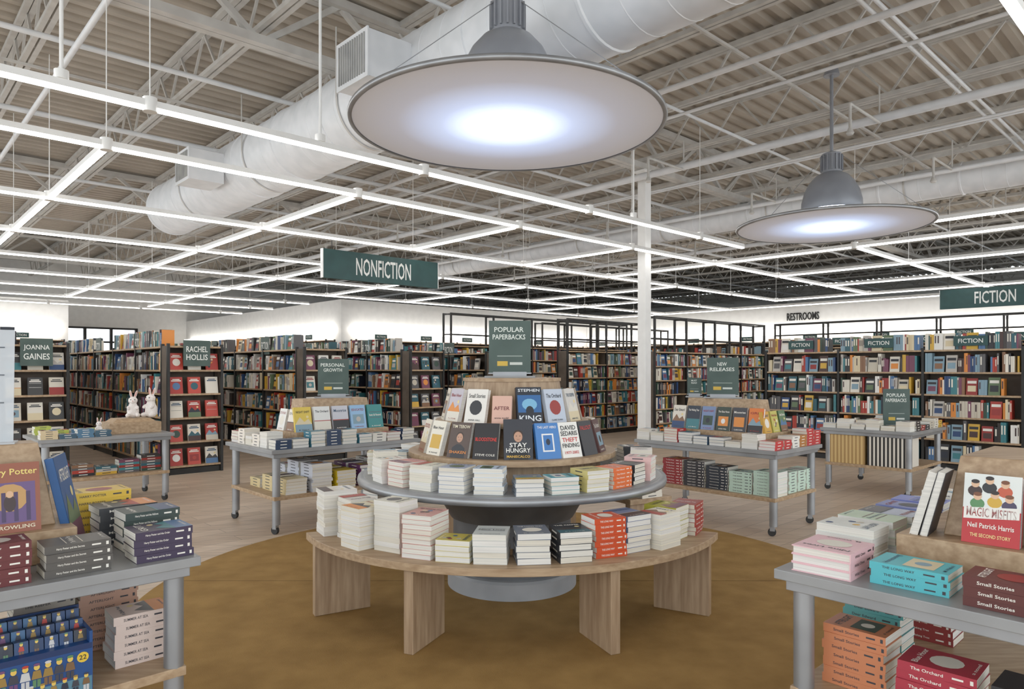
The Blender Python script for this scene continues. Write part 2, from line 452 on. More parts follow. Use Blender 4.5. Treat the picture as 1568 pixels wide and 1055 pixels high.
for i, (tu, tv) in enumerate(((10.5, 58), (3.5, 62))):
    mb = MB(); Mt = G(tu, tv)
    mb.lathe(Mt, [(.2, -.05), (.14, 1.4), (.08, 2.6)], 'bark', 10, share=True)
    for k in range(16):
        a = rnd.uniform(0, 6.28); rr = rnd.uniform(.1, 1.0); zz = rnd.uniform(1.7, 3.2); q = rnd.uniform(.45, .8)
        Mk = Mt @ TR(rr*math.cos(a), rr*math.sin(a), zz)
        mb.lathe(Mk, [(.01, -q)]+[(q*math.cos(t_)*rnd.uniform(.85, 1.1), q*math.sin(t_)) for t_ in (-1.1, -.6, -.1, .4, .9)]+[(.01, q)], 'foliage', 9, share=True)
    mb.build('street_tree')

vr = -.6833*8.96+.7302*21.49
A = G(21.17, vr, 3.08, -HP) @ RX(HP)
simple('letter_black', (30, 30, 30), (36, 36, 36), .6)
mb = MB(); mb.text(A, 'RESTROOMS', 0, 0, 1.0, .24, (25, 25, 25), .0, 'letter_black')
ob = mb.build('restrooms_wall_lettering'); sm = ob.modifiers.new('thick', 'SOLIDIFY'); sm.thickness = .03

mb = MB(); Mc = G(9.53, 6.97)
mb.box(Mc, -.08, .08, -.08, .08, 0, 4.74, 'white_paint'); mb.box(Mc, -.15, .15, -.15, .15, 0.001, .03, 'white_paint')
mb.box(Mc, -.15, .15, -.12, .12, 4.70, 4.74, 'white_paint'); mb.build('steel_column', bevel=.01)

mb = MB()
u = -5.2
while u < 33:
    for z in (4.97, 5.5):
        for o in (-.035, .035): mb.seg(W(u+o, -6, z), W(u+o, 31.4, z), .05 if z < 5.2 else .06, 'steel_paint')
    v = -6.0; up = False
    while v < 31:
        a, b_ = (4.97, 5.5) if not up else (5.5, 4.97)
        mb.seg(W(u, v, a), W(u, v+.42, b_), .026, 'steel_paint'); v += .42; up = not up
    u += 1.65
mb.build('roof_joist', origin=(0, 0, 4.95))
mb = MB()
for v in (-2.3, 6.97, 16.2, 25.5):
    for z in (4.79, 5.48):
        for o in (-.05, .05): mb.seg(W(-6, v+o, z), W(33.9, v+o, z), .09, 'steel_paint')
    u = -6.0; up = False
    while u < 33:
        a, b_ = (4.79, 5.48) if not up else (5.48, 4.79)
        mb.seg(W(u, v, a), W(u+.9, v, b_), .06, 'steel_paint'); u += .9; up = not up
mb.build('roof_girder', origin=(0, 0, 4.74))
mb = MB()
for v in (1.2, 3.9, 9.6, 12.4, 19, 22): mb.seg(W(-6, v, 4.93), W(33.9, v, 4.93), .03, 'steel_paint')
for (uu, z, r) in ((9.2, 4.55, .055), (6.9, 4.72, .035), (12.2, 4.5, .04), (1.6, 4.7, .03), (15.5, 4.4, .05), (7.6, 4.68, .02), (10.6, 4.7, .018), (10.7, 4.7, .018)):
    mb.seg(W(uu, -5, z), W(uu, 31, z), r, 'duct_paint', 10)
for (vv, z, r) in ((8.4, 4.83, .03), (5.2, 4.85, .022), (11.0, 4.83, .035), (14.5, 4.85, .03), (2.4, 4.84, .02), (2.5, 4.84, .02)):
    mb.seg(W(-5, vv, z), W(33, vv, z), r, 'duct_paint', 10)
for vv in (0.6, 3.2, 6.0, 9.2, 12.4, 15.5):
    for uu in (9.2, 12.2, 15.5):
        mb.seg(W(uu, vv, 4.5), W(uu, vv, 4.95), .012, 'steel_paint', 6)
        mb.seg(W(uu, vv, 4.5), W(uu-.9, vv, 4.5), .018, 'steel_paint', 6)
        mb.seg(W(uu-.9, vv, 4.5), W(uu-.9, vv, 4.2), .018, 'steel_paint', 6)
        mb.lathe(G(uu-.9, vv, 4.14), [(.03, 0), (.045, .02), (.02, .08)], 'steel_paint', 10)
mb.build('sprinkler_pipework')

def duct(name, u, z, r, v0, v1, n=36, elbow=True):
    mb = MB(); p = W(u, v0, z); L = v1-v0
    M = Matrix.Translation(p) @ RZ(R) @ RX(-HP)
    mb.lathe(M, [(r, 0), (r, L)], 'duct_paint', n)
    s_ = .0
    while s_ < L:
        mb.lathe(M, [(r, s_), (r+.012, s_+.01), (r+.012, s_+.035), (r, s_+.045)], 'duct_paint', n, capb=False, capt=False); s_ += 1.2
    k = 0.0
    while k < L:
        mb.lathe(M, [(r, k), (r+.004, k+.006), (r, k+.012)], 'duct_paint', n, capb=False, capt=False); k += .3
    if elbow: mb.lathe(M, [(r, L), (r*.95, L+.08), (r*.7, L+.2), (r*.5, L+.26)], 'duct_paint', n, share=True)
    k = .8
    while k < L:
        mb.lathe(M, [(r+.013, k), (r+.013, k+.03)], 'steel_paint', n, capb=False, capt=False)
        for s_ in (-1, 1): mb.seg(W(u+s_*(r+.013), v0+k+.015, z), W(u+s_*(r+.013), v0+k+.015, 4.94), .008, 'steel_paint', 5)
        k += 2.4
    return mb.build(name)
duct('round_air_duct', 4.0, 4.226, .435, -4, 12.9)
duct('round_air_duct', 12.87, 4.5, .25, -4, 18, elbow=False)
mb = MB()
for (uu, vv) in ((3.33, 5.36), (3.33, 9.7)):
    Mb = G(uu, vv, 4.13)
    mb.box(Mb, -.2, .24, -.25, .25, -.2, .2, 'duct_paint')
    mb.box(Mb, -.215, -.2, -.26, .26, -.21, .21, 'duct_paint')
    for i in range(12):
        y = -.22+i*.038; mb.box(Mb, -.225, -.215, y, y+.016, -.17, .17, 'grille')
mb.build('air_register')

# ------------------------------------------------------------ linear lights
mb = MB(); ZL = 3.34
def strip(p0, p1):
    d = p1-p0; L = d.length; a = math.atan2(d.y, d.x); M = Matrix.Translation(p0) @ RZ(a)
    mb.box(M, 0, L, -.024, .024, 0, .022, 'strip'); mb.box(M, 0, L, -.027, .027, .022, .07, 'white_paint', top='added_deck_fill')  # housing top glows only as added fill for the deck
US = [1.55+2.44*k for k in range(9)]
vlines = [(.88, 0, 8.0), (4.29, 11.3, 20.5), (5.51, -2, 10.1), (6.73, -2, 18.6), (9.17, -3, 18.6), (11.61, -3, 20.5), (14.05, -3, 20.5), (16.49, -3, 20.5), (18.93, -3, 9.6), (21.37, -3, 9.6), (23.8, 1.55, 9.6)]
for (v, a, b_) in vlines: strip(W(a, v, ZL), W(b_, v, ZL))
ulines = [(US[0], 6.73, 14.05), (US[1], 6.73, 21.4), (US[2], 6.73, 9.17), (US[2], 11.61, 23), (US[3], 6.73, 9.17), (US[3], 11.61, 16.49),
          (US[4], -4, 9.17), (US[4], 11.61, 16.49), (US[5], -4, 6.73), (US[5], 9.17, 14), (US[6], -4, 6.73), (US[6], 11.6, 16.5), (10.08, -4, 3.2), (US[7], -4, 9.17), (20.4, -4, 16.5)]
for (u, a, b_) in ulines: strip(W(u, a, ZL), W(u, b_, ZL))
for (v, a, b_) in vlines:
    for u in [US[0]-2.44] + US:
        if a-.1 <= u <= b_+.1:
            mb.cyl(G(u, v), .05, ZL-.012, ZL+.09, 'white_paint', 12)
            if u == US[1] and v < 13.5: continue
            if not (v == 5.51 or v == 6.73) or u in (US[0], US[3], US[5]): mb.seg(W(u, v, ZL+.08), W(u, v, 4.95), .005, 'white_paint', 5)
for u in (1.0, 2.9, 7.3):
    mb.cyl(G(u, 5.51), .045, ZL+.07, ZL+.13, 'white_paint', 12); mb.seg(W(u, 5.51, ZL+.1), W(u, 5.51, 4.95), .013, 'white_paint', 8)
mb.build('linear_pendant_light')

def disc_lamp(x, y):
    z = 3.12; M = TR(x, y, z)
    mb = MB()
    mb.lathe(M, [(0.001, 0.004), (1.045, 0.004)], 'lamp_diffuser', 96, capb=False, capt=False)
    mb.lathe(M, [(1.045, -.002), (1.07, -.002), (1.075, .012), (1.07, .028), (1.045, .03), (.3, .06), (.001, .06)], 'silver', 96, share=True, capb=False, capt=False)
    mb.lathe(M, [(.33, .19), (.335, .2), (.33, .3), (.30, .42), (.25, .52), (.18, .6), (.11, .64)], 'lamp_grey', 48, share=True, capb=False)
    mb.lathe(M, [(.001, .2), (.315, .2)], 'bulb', 40, capb=False, capt=False)
    mb.lathe(M, [(.107, .64), (.107, .86), (.06, .88)], 'lamp_grey', 32)
    for i in range(16):
        a = i*math.pi/8; mb.box(M @ RZ(a), .1, .125, -.006, .006, .66, .84, 'lamp_grey')
    mb.cyl(M, .02, .86, 1.83, 'lamp_grey', 12); mb.lathe(M, [(.09, 1.78), (.07, 1.86), (.02, 1.9)], 'lamp_grey', 20)
    for i in range(3):
        a = math.radians(90+120*i); c0 = Vector((x+1.04*math.cos(a), y+1.04*math.sin(a), z+.03)); c1 = Vector((x+.1*math.cos(a), y+.1*math.sin(a), z+.84))
        mb.seg(c0, c1, .003, 'silver', 5)
    mb.build('disc_pendant_lamp', origin=(x, y, z))
disc_lamp(-.03, 4.8); disc_lamp(3.75, 8.2)

def hanging(M, L, st, fw, top):
    mb = MB(); t = .06
    mb.box(M, 0, L, 0, t, 2.77, 3.19, 'sign_green')
    mb.box(M, -.012, 0, -.004, t+.004, 2.77, 3.19, 'white_paint'); mb.box(M, L, L+.012, -.004, t+.004, 2.77, 3.19, 'white_paint')
    mb.text(M @ TR(0, 0, 2.98) @ RX(HP), st, L/2, 0, L*fw, .26, (240, 242, 238), .004)
    for x in (.15, L-.15): mb.box(M, x-.004, x+.004, t/2-.004, t/2+.004, 3.19, top, 'black_metal')
    mb.build('hanging_section_sign')
hanging(Matrix.Translation(Vector((-2.70, 10.0, 0))) @ RZ(R), 2.04, 'NONFICTION', .48, 3.335)
hanging(G(17.4, 4.8, 0, -HP), 2.04, 'FICTION', .36, 4.95)

# ------------------------------------------------------------ bookshelves
def gondola(u0, v0, L, H=1.78, wdt=.72, theme=None, n=5, sign=None):
    mb = MB(); bk = MB()
    shelf_run(mb, bk, G(u0, v0+L, 0, -HP), L, H, n, depth=wdt/2)
    shelf_run(mb, bk, G(u0+wdt, v0+.32, 0, HP), L-.32, H, n, depth=wdt/2, nobooks=True)
    endcap(mb, bk, G(u0, v0-.32), wdt, H, n, theme or [rnd.choice(PAL) for _ in range(3)])
    if sign: small_sign(mb, G(u0+wdt/2, v0-.36, H-.1), .36, .36, sign, 'sign_sage')
    for q in range(1, int(L/2.4)+1):
        small_sign(mb, G(u0+.02, v0+q*2.4-1.2, H+.08, -HP), .34, .3, ['FICTION'], 'sign_sage')
    o = mb.build('bookshelf'); bk.build('books', parent=o)
gondola(3.1, 10.5, 9.0, theme=[(176, 52, 42), (196, 70, 56), (232, 224, 210)], sign=['RACHEL', 'HOLLIS'])
gondola(1.35, 11.3, 7.0, theme=[(228, 222, 210), (60, 60, 60), (214, 206, 190)], sign=['JOANNA', 'GAINES'])
gondola(5.1, 10.5, 7.5); gondola(7.1, 10.5, 7.0); gondola(9.1, 10.5, 6.0)

def run(M, L, H, n=5, **kw):
    signs = kw.pop('signs', 0)
    mb = MB(); bk = MB(); shelf_run(mb, bk, M, L, H, n, **kw)
    for i in range(signs):
        small_sign(mb, M @ TR(L*(i+.5)/signs, .0, H+.12), .42, .14, ['FICTION'])
    o = mb.build('bookshelf'); bk.build('books', parent=o)
run(G(11.1, 10.1), 2.6, 1.85, 6, faceout_p=.15, frame=2.55, bay=1.25)
run(G(11.3, 8.0), 4.4, 1.8, 6, frame=2.5, faceout_p=.12)
run(G(11.5, 5.84, 0, -HP), 8.54, 1.74, 5, signs=7, faceout_p=.2)
run(G(14.4, 6.4, 0, -HP), 8.5, 1.9, 6, signs=6, coarse=1.5)
run(G(17.0, 8.4, 0, -HP), 8.5, 2.05, 6, frame=2.6, coarse=1.8)
run(G(9.9, 12.6), 6.5, 2.0, 6, frame=2.75, coarse=1.6)
run(G(13.8, 13.5, 0), 6.0, 2.0, 6, frame=2.75, coarse=1.8)
run(G(20.85, 18.2, 0, -HP), 20, 2.3, 6, coarse=2.4, signs=10)
run(G(10.6, 17.95), 10, 2.3, 6, coarse=2.4, signs=6)
run(G(9.95, 31.0, 0, -HP), 12.4, 2.3, 6, coarse=2.6, signs=6)
run(G(-2, 23.85), 6.4, 2.3, 6, coarse=2.4, signs=3)
mb = MB()
mb.box(g, 20.95, 21.19, -3, 17.9, 2.52, 2.70, 'cove'); mb.box(g, 10.6, 20.9, 18.05, 18.29, 2.52, 2.70, 'cove')
mb.box(g, 10.05, 10.29, 18.6, 31, 2.52, 2.70, 'cove'); mb.box(g, -2, 4.4, 23.95, 24.19, 2.52, 2.70, 'cove')
mb.build('cove_light')

# ------------------------------------------------------------ round display table
cx, cy = 0.0, 4.78; MT = TR(cx, cy, .013)
mb = MB()
mb.lathe(MT, [(.437, 0), (.437, .10), (.425, .115), (.40, .12)], 'plinth_grey', 64)
mb.lathe(MT, [(.40, .11), (.40, .48)], 'drum_grey', 64)
mb.lathe(MT, [(.42, .46), (.50, .60), (.62, .70), (.7, .715)], 'drum_grey', 64, share=True)
mb.lathe(MT, [(.99, .70), (1.03, .705), (1.035, .725), (1.03, .747), (1.0, .75)], 'silver', 96, share=True)
mb.lathe(MT, [(.99, .749), (.99, .752)], 'table_grey', 96)
mb.lathe(MT, [(.60, .75), (.60, .87)], 'oak', 64)
mb.lathe(MT, [(.695, .87), (.70, .872), (.70, .905), (.695, .907)], 'oak_flat', 96)
mb.lathe(MT, [(.50, .907), (.43, 1.08)], 'oak', 64)
mb.lathe(MT, [(.515, 1.08), (.52, 1.082), (.52, 1.108), (.515, 1.11)], 'oak_flat', 96)
mb.lathe(MT, [(.37, 1.11), (.325, 1.365)], 'oak', 12)
mb.lathe(MT, [(.335, 1.365), (.335, 1.387)], 'oak_flat', 12)
table = mb.build('round_tiered_display_table', origin=(cx, cy, 0.012))

def bench(a_mid, name):
    mb = MB(); D = math.radians
    MB_ = MT @ RZ(D(a_mid))
    mb.sector(MB_, .98, 1.37, D(-64), D(64), .43, .47, 'oak_flat', 64)
    for a in (-60, -23, 23, 60):
        M = MB_ @ RZ(D(a))
        mb.box(M, -.0275, .0275, -1.345, -1.01, 0, .43, 'oak')
    return mb.build(name, origin=(cx, cy, .012), bevel=.003)
bench(0, 'curved_display_bench'); bench(180, 'curved_display_bench')

def pol(phi, r, z):
    a = math.radians(phi); return TR(cx, cy, 0) @ RZ(a) @ TR(0, -r, z)
mb = MB(); ZB = .4835
B1 = [(-61, 1.2, 10, .026, (236, 232, 224), 0), (-51, 1.16, 9, .026, (214, 206, 196), 1), (-42, 1.22, 9, .025, (226, 214, 182), 0), (-32.5, 1.17, 10, .027, (226, 222, 206), 1),
      (-22.5, 1.19, 9, .025, (206, 150, 140), 0), (-13.5, 1.22, 4, .028, (206, 190, 90), 1), (-5, 1.2, 5, .03, (200, 204, 200), 0), (4.8, 1.2, 5, .031, (110, 116, 128), 0),
      (14.5, 1.2, 5, .031, (50, 52, 56), 0), (24, 1.19, 7, .029, (206, 76, 34), 2), (33, 1.15, 7, .028, (120, 128, 160), 0), (42, 1.22, 7, .027, (236, 228, 206), 1), (52, 1.14, 7, .027, (178, 172, 60), 0), (61, 1.2, 7, .026, (160, 50, 40), 2)]
def ring_stack(mb, phi, r, z, n, t, c_, mode, w0=.15, d0=.2, wf=.17):
    if mode == 0: stack(mb, pol(phi, r, z), n, wf, d0, t, c_, .004, words=True)
    elif mode == 1: stack(mb, pol(phi, r, z) @ RZ(-HP), n, w0, wf+.012, t, c_, .004, words=True)
    else: stack(mb, pol(phi, r, z) @ RZ(HP), n, w0, wf+.015, t, c_, .004, words=True, title=rnd.choice(WORDS))
for (phi, r, n, t, c_, md) in B1: ring_stack(mb, phi, r, ZB, n, t, c_, md)
for phi in (120, 135, 150, 165, 180, 195, 210, 225, 240):
    stack(mb, pol(phi, 1.18, ZB) @ RZ(rnd.choice([0, HP])), rnd.randint(4, 8), .15, .2, .027)
mb.build('stacked_books')
mb = MB(); ZD = .7655
B2 = [(-84, .88, 6, (210, 200, 160), 0), (-72, .86, 7, (236, 232, 220), 1), (-59, .88, 6, (230, 226, 215), 0), (-47, .86, 6, (206, 130, 120), 0), (-34, .87, 6, (225, 222, 206), 1), (-21, .87, 6, (170, 180, 200), 0),
      (-8, .87, 6, (200, 214, 230), 1), (5.5, .9, 4, (130, 140, 152), 0), (18, .89, 4, (90, 170, 180), 1), (31, .87, 5, (214, 200, 130), 0), (43, .88, 5, (226, 106, 40), 2), (55, .86, 5, (50, 50, 54), 0), (67, .88, 6, (232, 190, 186), 0), (80, .87, 7, (236, 230, 224), 1)]
for (phi, r, n, c_, md) in B2: ring_stack(mb, phi, r, ZD, n, .024, c_, md, .14, .17, .155)
for phi in range(100, 265, 15): stack(mb, pol(phi, .87, ZD), rnd.randint(3, 6), .15, .2, .026)
mb.build('stacked_books')

def king(mb, A, w, h):
    mb.quad(A, -w*.46, w*.46, -h*.2, h*.28, .001, (40, 96, 156)); mb.disc(A, 0, h*.02, w*.3, h*.16, .0014, (120, 180, 214))
    mb.quad(A, -w*.5, w*.5, -h*.5, -h*.2, .0012, (24, 30, 44)); mb.disc(A, 0, -h*.16, w*.16, h*.14, .0016, (20, 26, 38))
def portrait(bg, skin=(196, 150, 124), coat=(40, 40, 46)):
    def f(mb, A, w, h):
        mb.quad(A, -w*.5, w*.5, -h*.5, h*.5, .0006, bg)
        mb.prism(A, [(-w*.34, -h*.5), (w*.34, -h*.5), (w*.3, -h*.22), (w*.1, -h*.12), (-w*.1, -h*.12), (-w*.3, -h*.22)], .0008, .001, 'cover', coat)
        mb.disc(A, 0, h*.12, w*.17, h*.11, .0012, (60, 42, 32)); mb.disc(A, 0, h*.06, w*.15, h*.13, .0014, skin)
        mb.disc(A, -w*.06, h*.08, w*.02, h*.01, .0016, (40, 30, 26), n=8); mb.disc(A, w*.06, h*.08, w*.02, h*.01, .0016, (40, 30, 26), n=8)
        mb.quad(A, -w*.05, w*.05, -h*.005, h*.003, .0016, (130, 60, 50))
    return f
def bluebox(mb, A, w, h):
    mb.quad(A, -w*.25, w*.25, -h*.3, h*.2, .001, (240, 240, 240)); mb.quad(A, -w*.19, w*.19, -h*.26, h*.16, .0014, (60, 120, 190))
    mb.disc(A, 0, -h*.03, w*.09, h*.09, .0018, (30, 40, 60))
mb = MB()
T2 = [(-70, (232, 224, 206), None, None), (-52, (236, 230, 214), None, None),
      (-32, (70, 54, 48), [('TIM TEBOW', .38, .85, .09, (236, 226, 200)), ('SHAKEN', -.34, .8, .08, (226, 140, 60))], portrait((84, 66, 58))),
      (-15, (34, 30, 32), [('BLOODSTONE', .05, .86, .1, (226, 60, 50)), ('STEVE COLE', -.38, .8, .06, (230, 225, 215))], None),
      (3.5, (30, 32, 38), [('STAY', -.14, .6, .11, (245, 242, 235)), ('HUNGRY', -.27, .84, .11, (245, 242, 235)), ('MANISCALCO', -.42, .8, .06, (226, 180, 70))], portrait((52, 54, 62), coat=(24, 26, 32))),
      (21, (70, 128, 196), [('THE LAST HERO', .38, .8, .07, (240, 240, 240))], bluebox),
      (36, (240, 238, 232), [('DAVID', .34, .76, .13, (34, 34, 36)), ('SEDARIS', .18, .86, .13, (34, 34, 36)), ('THEFT', .0, .8, .12, (200, 50, 44)), ('FINDING', -.16, .86, .12, (34, 34, 36)), ('1977-2002', -.36, .7, .08, (200, 50, 44))], None),
      (52, (44, 44, 50), [('FALLOUT', .3, .8, .12, (200, 60, 56))], None), (70, (90, 60, 60), None, None)]
for phi, c_, ln_, ex in T2:
    big = 1.12 if abs(phi-3.5) < 1 else 1
    faceout(mb, pol(phi, .635, .9205), .155*big, .22*big, .03, c_, ln_, 16, True, ex)
T3 = [(-78, (226, 218, 200), None, None), (-55, (196, 190, 200), None, None), (-30, (238, 234, 226), None, None),
      (-8, (222, 178, 160), [('AFTER', .05, .8, .13, (120, 60, 60)), ('anna todd', -.3, .7, .06, (60, 50, 50))], None),
      (14, (22, 30, 44), [('STEPHEN', .41, .86, .08, (236, 240, 244)), ('KING', -.36, .86, .16, (236, 240, 244))], king),
      (37, (190, 200, 216), None, None), (60, (214, 210, 204), None, None), (82, (170, 150, 130), None, None)]
for phi, c_, ln_, ex in T3:
    sc = .85 if phi == -8 else (1.12 if phi == 14 else 1.05)
    faceout(mb, pol(phi, .478, 1.1235), .145*sc, .205*sc, .03, c_, ln_, 14, True, ex)
for phi in range(105, 265, 28):
    faceout(mb, pol(phi, .635, .9205), .15, .21, .03, rnd.choice(PAL), None, 16, False)
    faceout(mb, pol(phi, .478, 1.1235), .15, .21, .03, rnd.choice(PAL), None, 14, False)
mb.build('face_out_books')

def table_sign(M, w, h, lines, name='tabletop_sign'):
    mb = MB()
    mb.prism(M, [(-w*.6, -.05), (w*.6, -.05), (w*.6, .05), (-w*.6, .05)], 0, .012, 'table_grey'); mb.box(M, -w*.4, w*.4, -.012, .012, .01, .04, 'silver')
    z = .03
    mb.box(M, -w/2, w/2, -.006, .006, z, z+h, 'sign_sage'); mb.box(M, -w/2-.004, w/2+.004, -.008, .008, z-.004, z+.004, 'silver')
    A = M @ TR(0, -.006, z+h/2) @ RX(HP)
    for i, s_ in enumerate(lines):
        mb.text(A, s_, -w*.02, h*(.33-.14*i), w*min(.78, .1*len(s_)), h*.095, (226, 232, 224), .0015)
    mb.quad(A, -w*.3, -w*.05, -h*.36, -h*.27, .0015, (206, 170, 60)); mb.quad(A, -w*.0, w*.3, -h*.34, -h*.29, .0015, (200, 206, 198))
    mb.quad(A, -w*.3, w*.3, -h*.18, -h*.165, .0015, (160, 172, 164))
    mb.build(name)
table_sign(TR(cx-.015, cy, 1.4005), .286, .36, ['POPULAR', 'PAPERBACKS'])

# ------------------------------------------------------------ rectangular tables
def rtable(u0, u1, v0, v1, H=.75):
    mb = MB(); M = G(0, 0)
    mb.box(M, u0, u1, v0, v1, H-.035, H, 'table_grey')
    mb.box(M, u0+.03, u1-.03, v0+.03, v1-.03, H-.075, H-.035, 'silver')
    mb.box(M, u0+.04, u1-.04, v0+.04, v1-.04, .30, .335, 'oak_flat')
    for uu in (u0+.075, u1-.075):
        for vv in (v0+.075, v1-.075):
            mb.cyl(G(uu, vv), .035, .085, H-.03, 'silver', 20)
            mb.box(G(uu, vv, 0, .4), -.02, .02, -.012, .03, .045, .09, 'silver')
            mb.lathe(G(uu, vv, 0, .4) @ TR(-.014, .012, .036) @ RY(HP), [(.035, 0), (.035, .028)], 'rubber', 16)
    return mb.build('rectangular_display_table', bevel=.003)
def riser(u0, u1, v0, v1, z, h1, h2, in_u=.12, in_v=.1, name='wooden_book_riser'):
    mb = MB(); M = G((u0+u1)/2, (v0+v1)/2, z); a = (u1-u0)/2; b_ = (v1-v0)/2
    mb.box(M, -a, a, -b_, b_, 0, h1, 'oak_flat')
    k = len(mb.v); a2, b2 = a-in_u, b_-in_v; a3, b3 = a2-.05, b2-.04
    for (x, y, zz) in ((-a2, -b2, h1), (a2, -b2, h1), (a2, b2, h1), (-a2, b2, h1), (-a3, -b3, h2), (a3, -b3, h2), (a3, b3, h2), (-a3, b3, h2)):
        mb.v.append(tuple(M @ Vector((x, y, zz))))
    for q in ((0, 3, 2, 1), (4, 5, 6, 7), (0, 1, 5, 4), (1, 2, 6, 5), (2, 3, 7, 6), (3, 0, 4, 7)): mb.face(tuple(k+i for i in q), 'oak_flat')
    return mb.build(name, bevel=.004)

# T1 left-mid
rtable(2.62, 4.2, 5.85, 6.9); riser(2.95, 3.95, 6.06, 6.62, .7505, .12, .42, .1, .13)
mb = MB()
for i, c_ in enumerate([(226, 196, 80), (232, 232, 228), (206, 206, 214), (150, 190, 226), (60, 140, 140)]):
    faceout(mb, G(3.05+i*.195, 6.10, .871), .17, .235, .03, c_, None, 12)
for i in range(2): faceout(mb, G(2.975, 6.26+i*.2, .871, -HP), .15, .21, .03, rnd.choice(LIGHT), None, 12)
mb.build('face_out_books')
mb = MB()
for i in range(9): stack(mb, G(2.74+i*.165, 5.95, .7505, [HP, -HP, 0][i % 3]), rnd.randint(3, 5), .14, .15, .028, rnd.choice([(60, 120, 140), (236, 232, 224), (160, 40, 40), (40, 60, 90), (230, 226, 216)]), words=False)
for i in range(5): stack(mb, G(2.74, 6.13+i*.165, .7505, 0 if i % 2 else math.pi), rnd.randint(3, 5), .15, .15, .028, rnd.choice(LIGHT + [(150, 60, 60)]))
for i, (c_, n) in enumerate([((220, 200, 150), 5), ((214, 216, 226), 9), ((226, 196, 40), 6), ((110, 60, 110), 7), ((236, 232, 224), 8)]):
    for k in range(3): stack(mb, G(2.88+i*.25, 6.02+k*.28, .3355), n if k < 2 else n-2, .2, .23, .028, c_)
mb.build('stacked_books')
table_sign(G(3.48, 6.34, 1.171, -.45), .30, .36, ['PERSONAL', 'GROWTH'])

# T2 right-mid
rtable(5.76, 6.66, 2.82, 4.34); riser(5.98, 6.5, 3.05, 4.1, .7505, .12, .42, .13, .1)
mb = MB()
for i, c_ in enumerate([(224, 120, 50), (60, 60, 66), (46, 60, 50), (120, 140, 180), (36, 44, 60), (228, 220, 206)]):
    faceout(mb, G(6.02, 3.17+i*.165, .871, -HP), .145, .23, .028, c_, None, 12)
for i, c_ in enumerate([(210, 160, 60), (196, 186, 90), (90, 120, 80)]): faceout(mb, G(6.1+i*.16, 3.07, .871), .13, .2, .028, c_, None, 12)
mb.build('face_out_books')
mb = MB()
for i in range(9): stack(mb, G(5.86, 2.93+i*.165, .7505, math.pi if i % 2 else HP), rnd.randint(2, 5), .15, .15, .026, rnd.choice([(236, 232, 224), (200, 60, 60), (60, 90, 120), (230, 226, 216)]))
for i in range(5): stack(mb, G(6.02+i*.15, 2.92, .7505, HP), rnd.randint(3, 6), .14, .14, .026, rnd.choice([(180, 120, 60), (190, 60, 60), (236, 232, 224)]))
for i, (c_, n) in enumerate([((196, 220, 204), 8), ((196, 220, 204), 7), ((44, 50, 60), 8), ((50, 48, 54), 9), ((150, 44, 48), 9), ((236, 232, 224), 5)]):
    stack(mb, G(5.95, 2.98+i*.24, .3355), n, .2, .22, .027, c_, title=WORDS[i])
for i in range(3): stack(mb, G(6.2+i*.18, 2.97, .3355, HP), 7, .16, .16, .027, (200, 222, 206))
mb.build('stacked_books')
table_sign(G(6.24, 3.62, 1.171, -1.1), .30, .37, ['NEW', 'RELEASES'])
table_sign(G(6.24, 3.94, 1.171, -1.1), .14, .17, ['MUST', 'READ'])

# T3 right far
rtable(8.57, 9.75, 2.62, 3.66)
mb = MB()
for i in range(6): stack(mb, G(8.68, 2.74+i*.165, .7505, math.pi), rnd.randint(2, 4), .14, .15, .028, rnd.choice(LIGHT))
for i in range(6): stack(mb, G(8.86+i*.16, 2.73, .7505, HP), rnd.randint(2, 4), .14, .14, .028, rnd.choice(PAL))
for i in range(6): stack(mb, G(8.9+i*.15, 3.3, .7505, HP), rnd.randint(2, 4), .14, .2, .028, rnd.choice(LIGHT))
mb.build('stacked_books')
table_sign(G(9.12, 2.98, .7505, -.9), .3, .44, ['POPULAR', 'PAPERBACKS'])
mb = MB()
for (v0, ca, cb) in ((2.70, (40, 38, 38), (226, 220, 208)), (3.16, (216, 184, 124), (176, 140, 88))):
    for i in range(20):
        mb.box(g, 8.62, 9.0, v0+i*.0215, v0+(i+1)*.0215, .336, .672, 'cover', ca if i % 2 else cb)
mb.build('striped_storage_box')

# T4 left
rtable(1.3, 2.58, 8.26, 9.15); riser(1.98, 2.5, 8.46, 8.88, .7505, .12, .16, .04, .04)
mb = MB()
for i in range(4): stack(mb, G(1.40+i*.16, 8.36, .7505, HP), rnd.randint(2, 4), .14, .15, .022, rnd.choice([(80, 120, 150), (190, 200, 90), (60, 90, 110), (220, 200, 160)]))
for i in range(5): stack(mb, G(1.45+i*.17, 9.0, .7505, HP), rnd.randint(2, 4), .14, .15, .022, rnd.choice([(80, 120, 150), (190, 200, 90), (60, 90, 110), (220, 200, 160)]))
for i in range(5): stack(mb, G(1.5+i*.22, 8.5, .3355, HP), rnd.randint(3, 6), .17, .2, .028, mix=True)
mb.build('stacked_books')

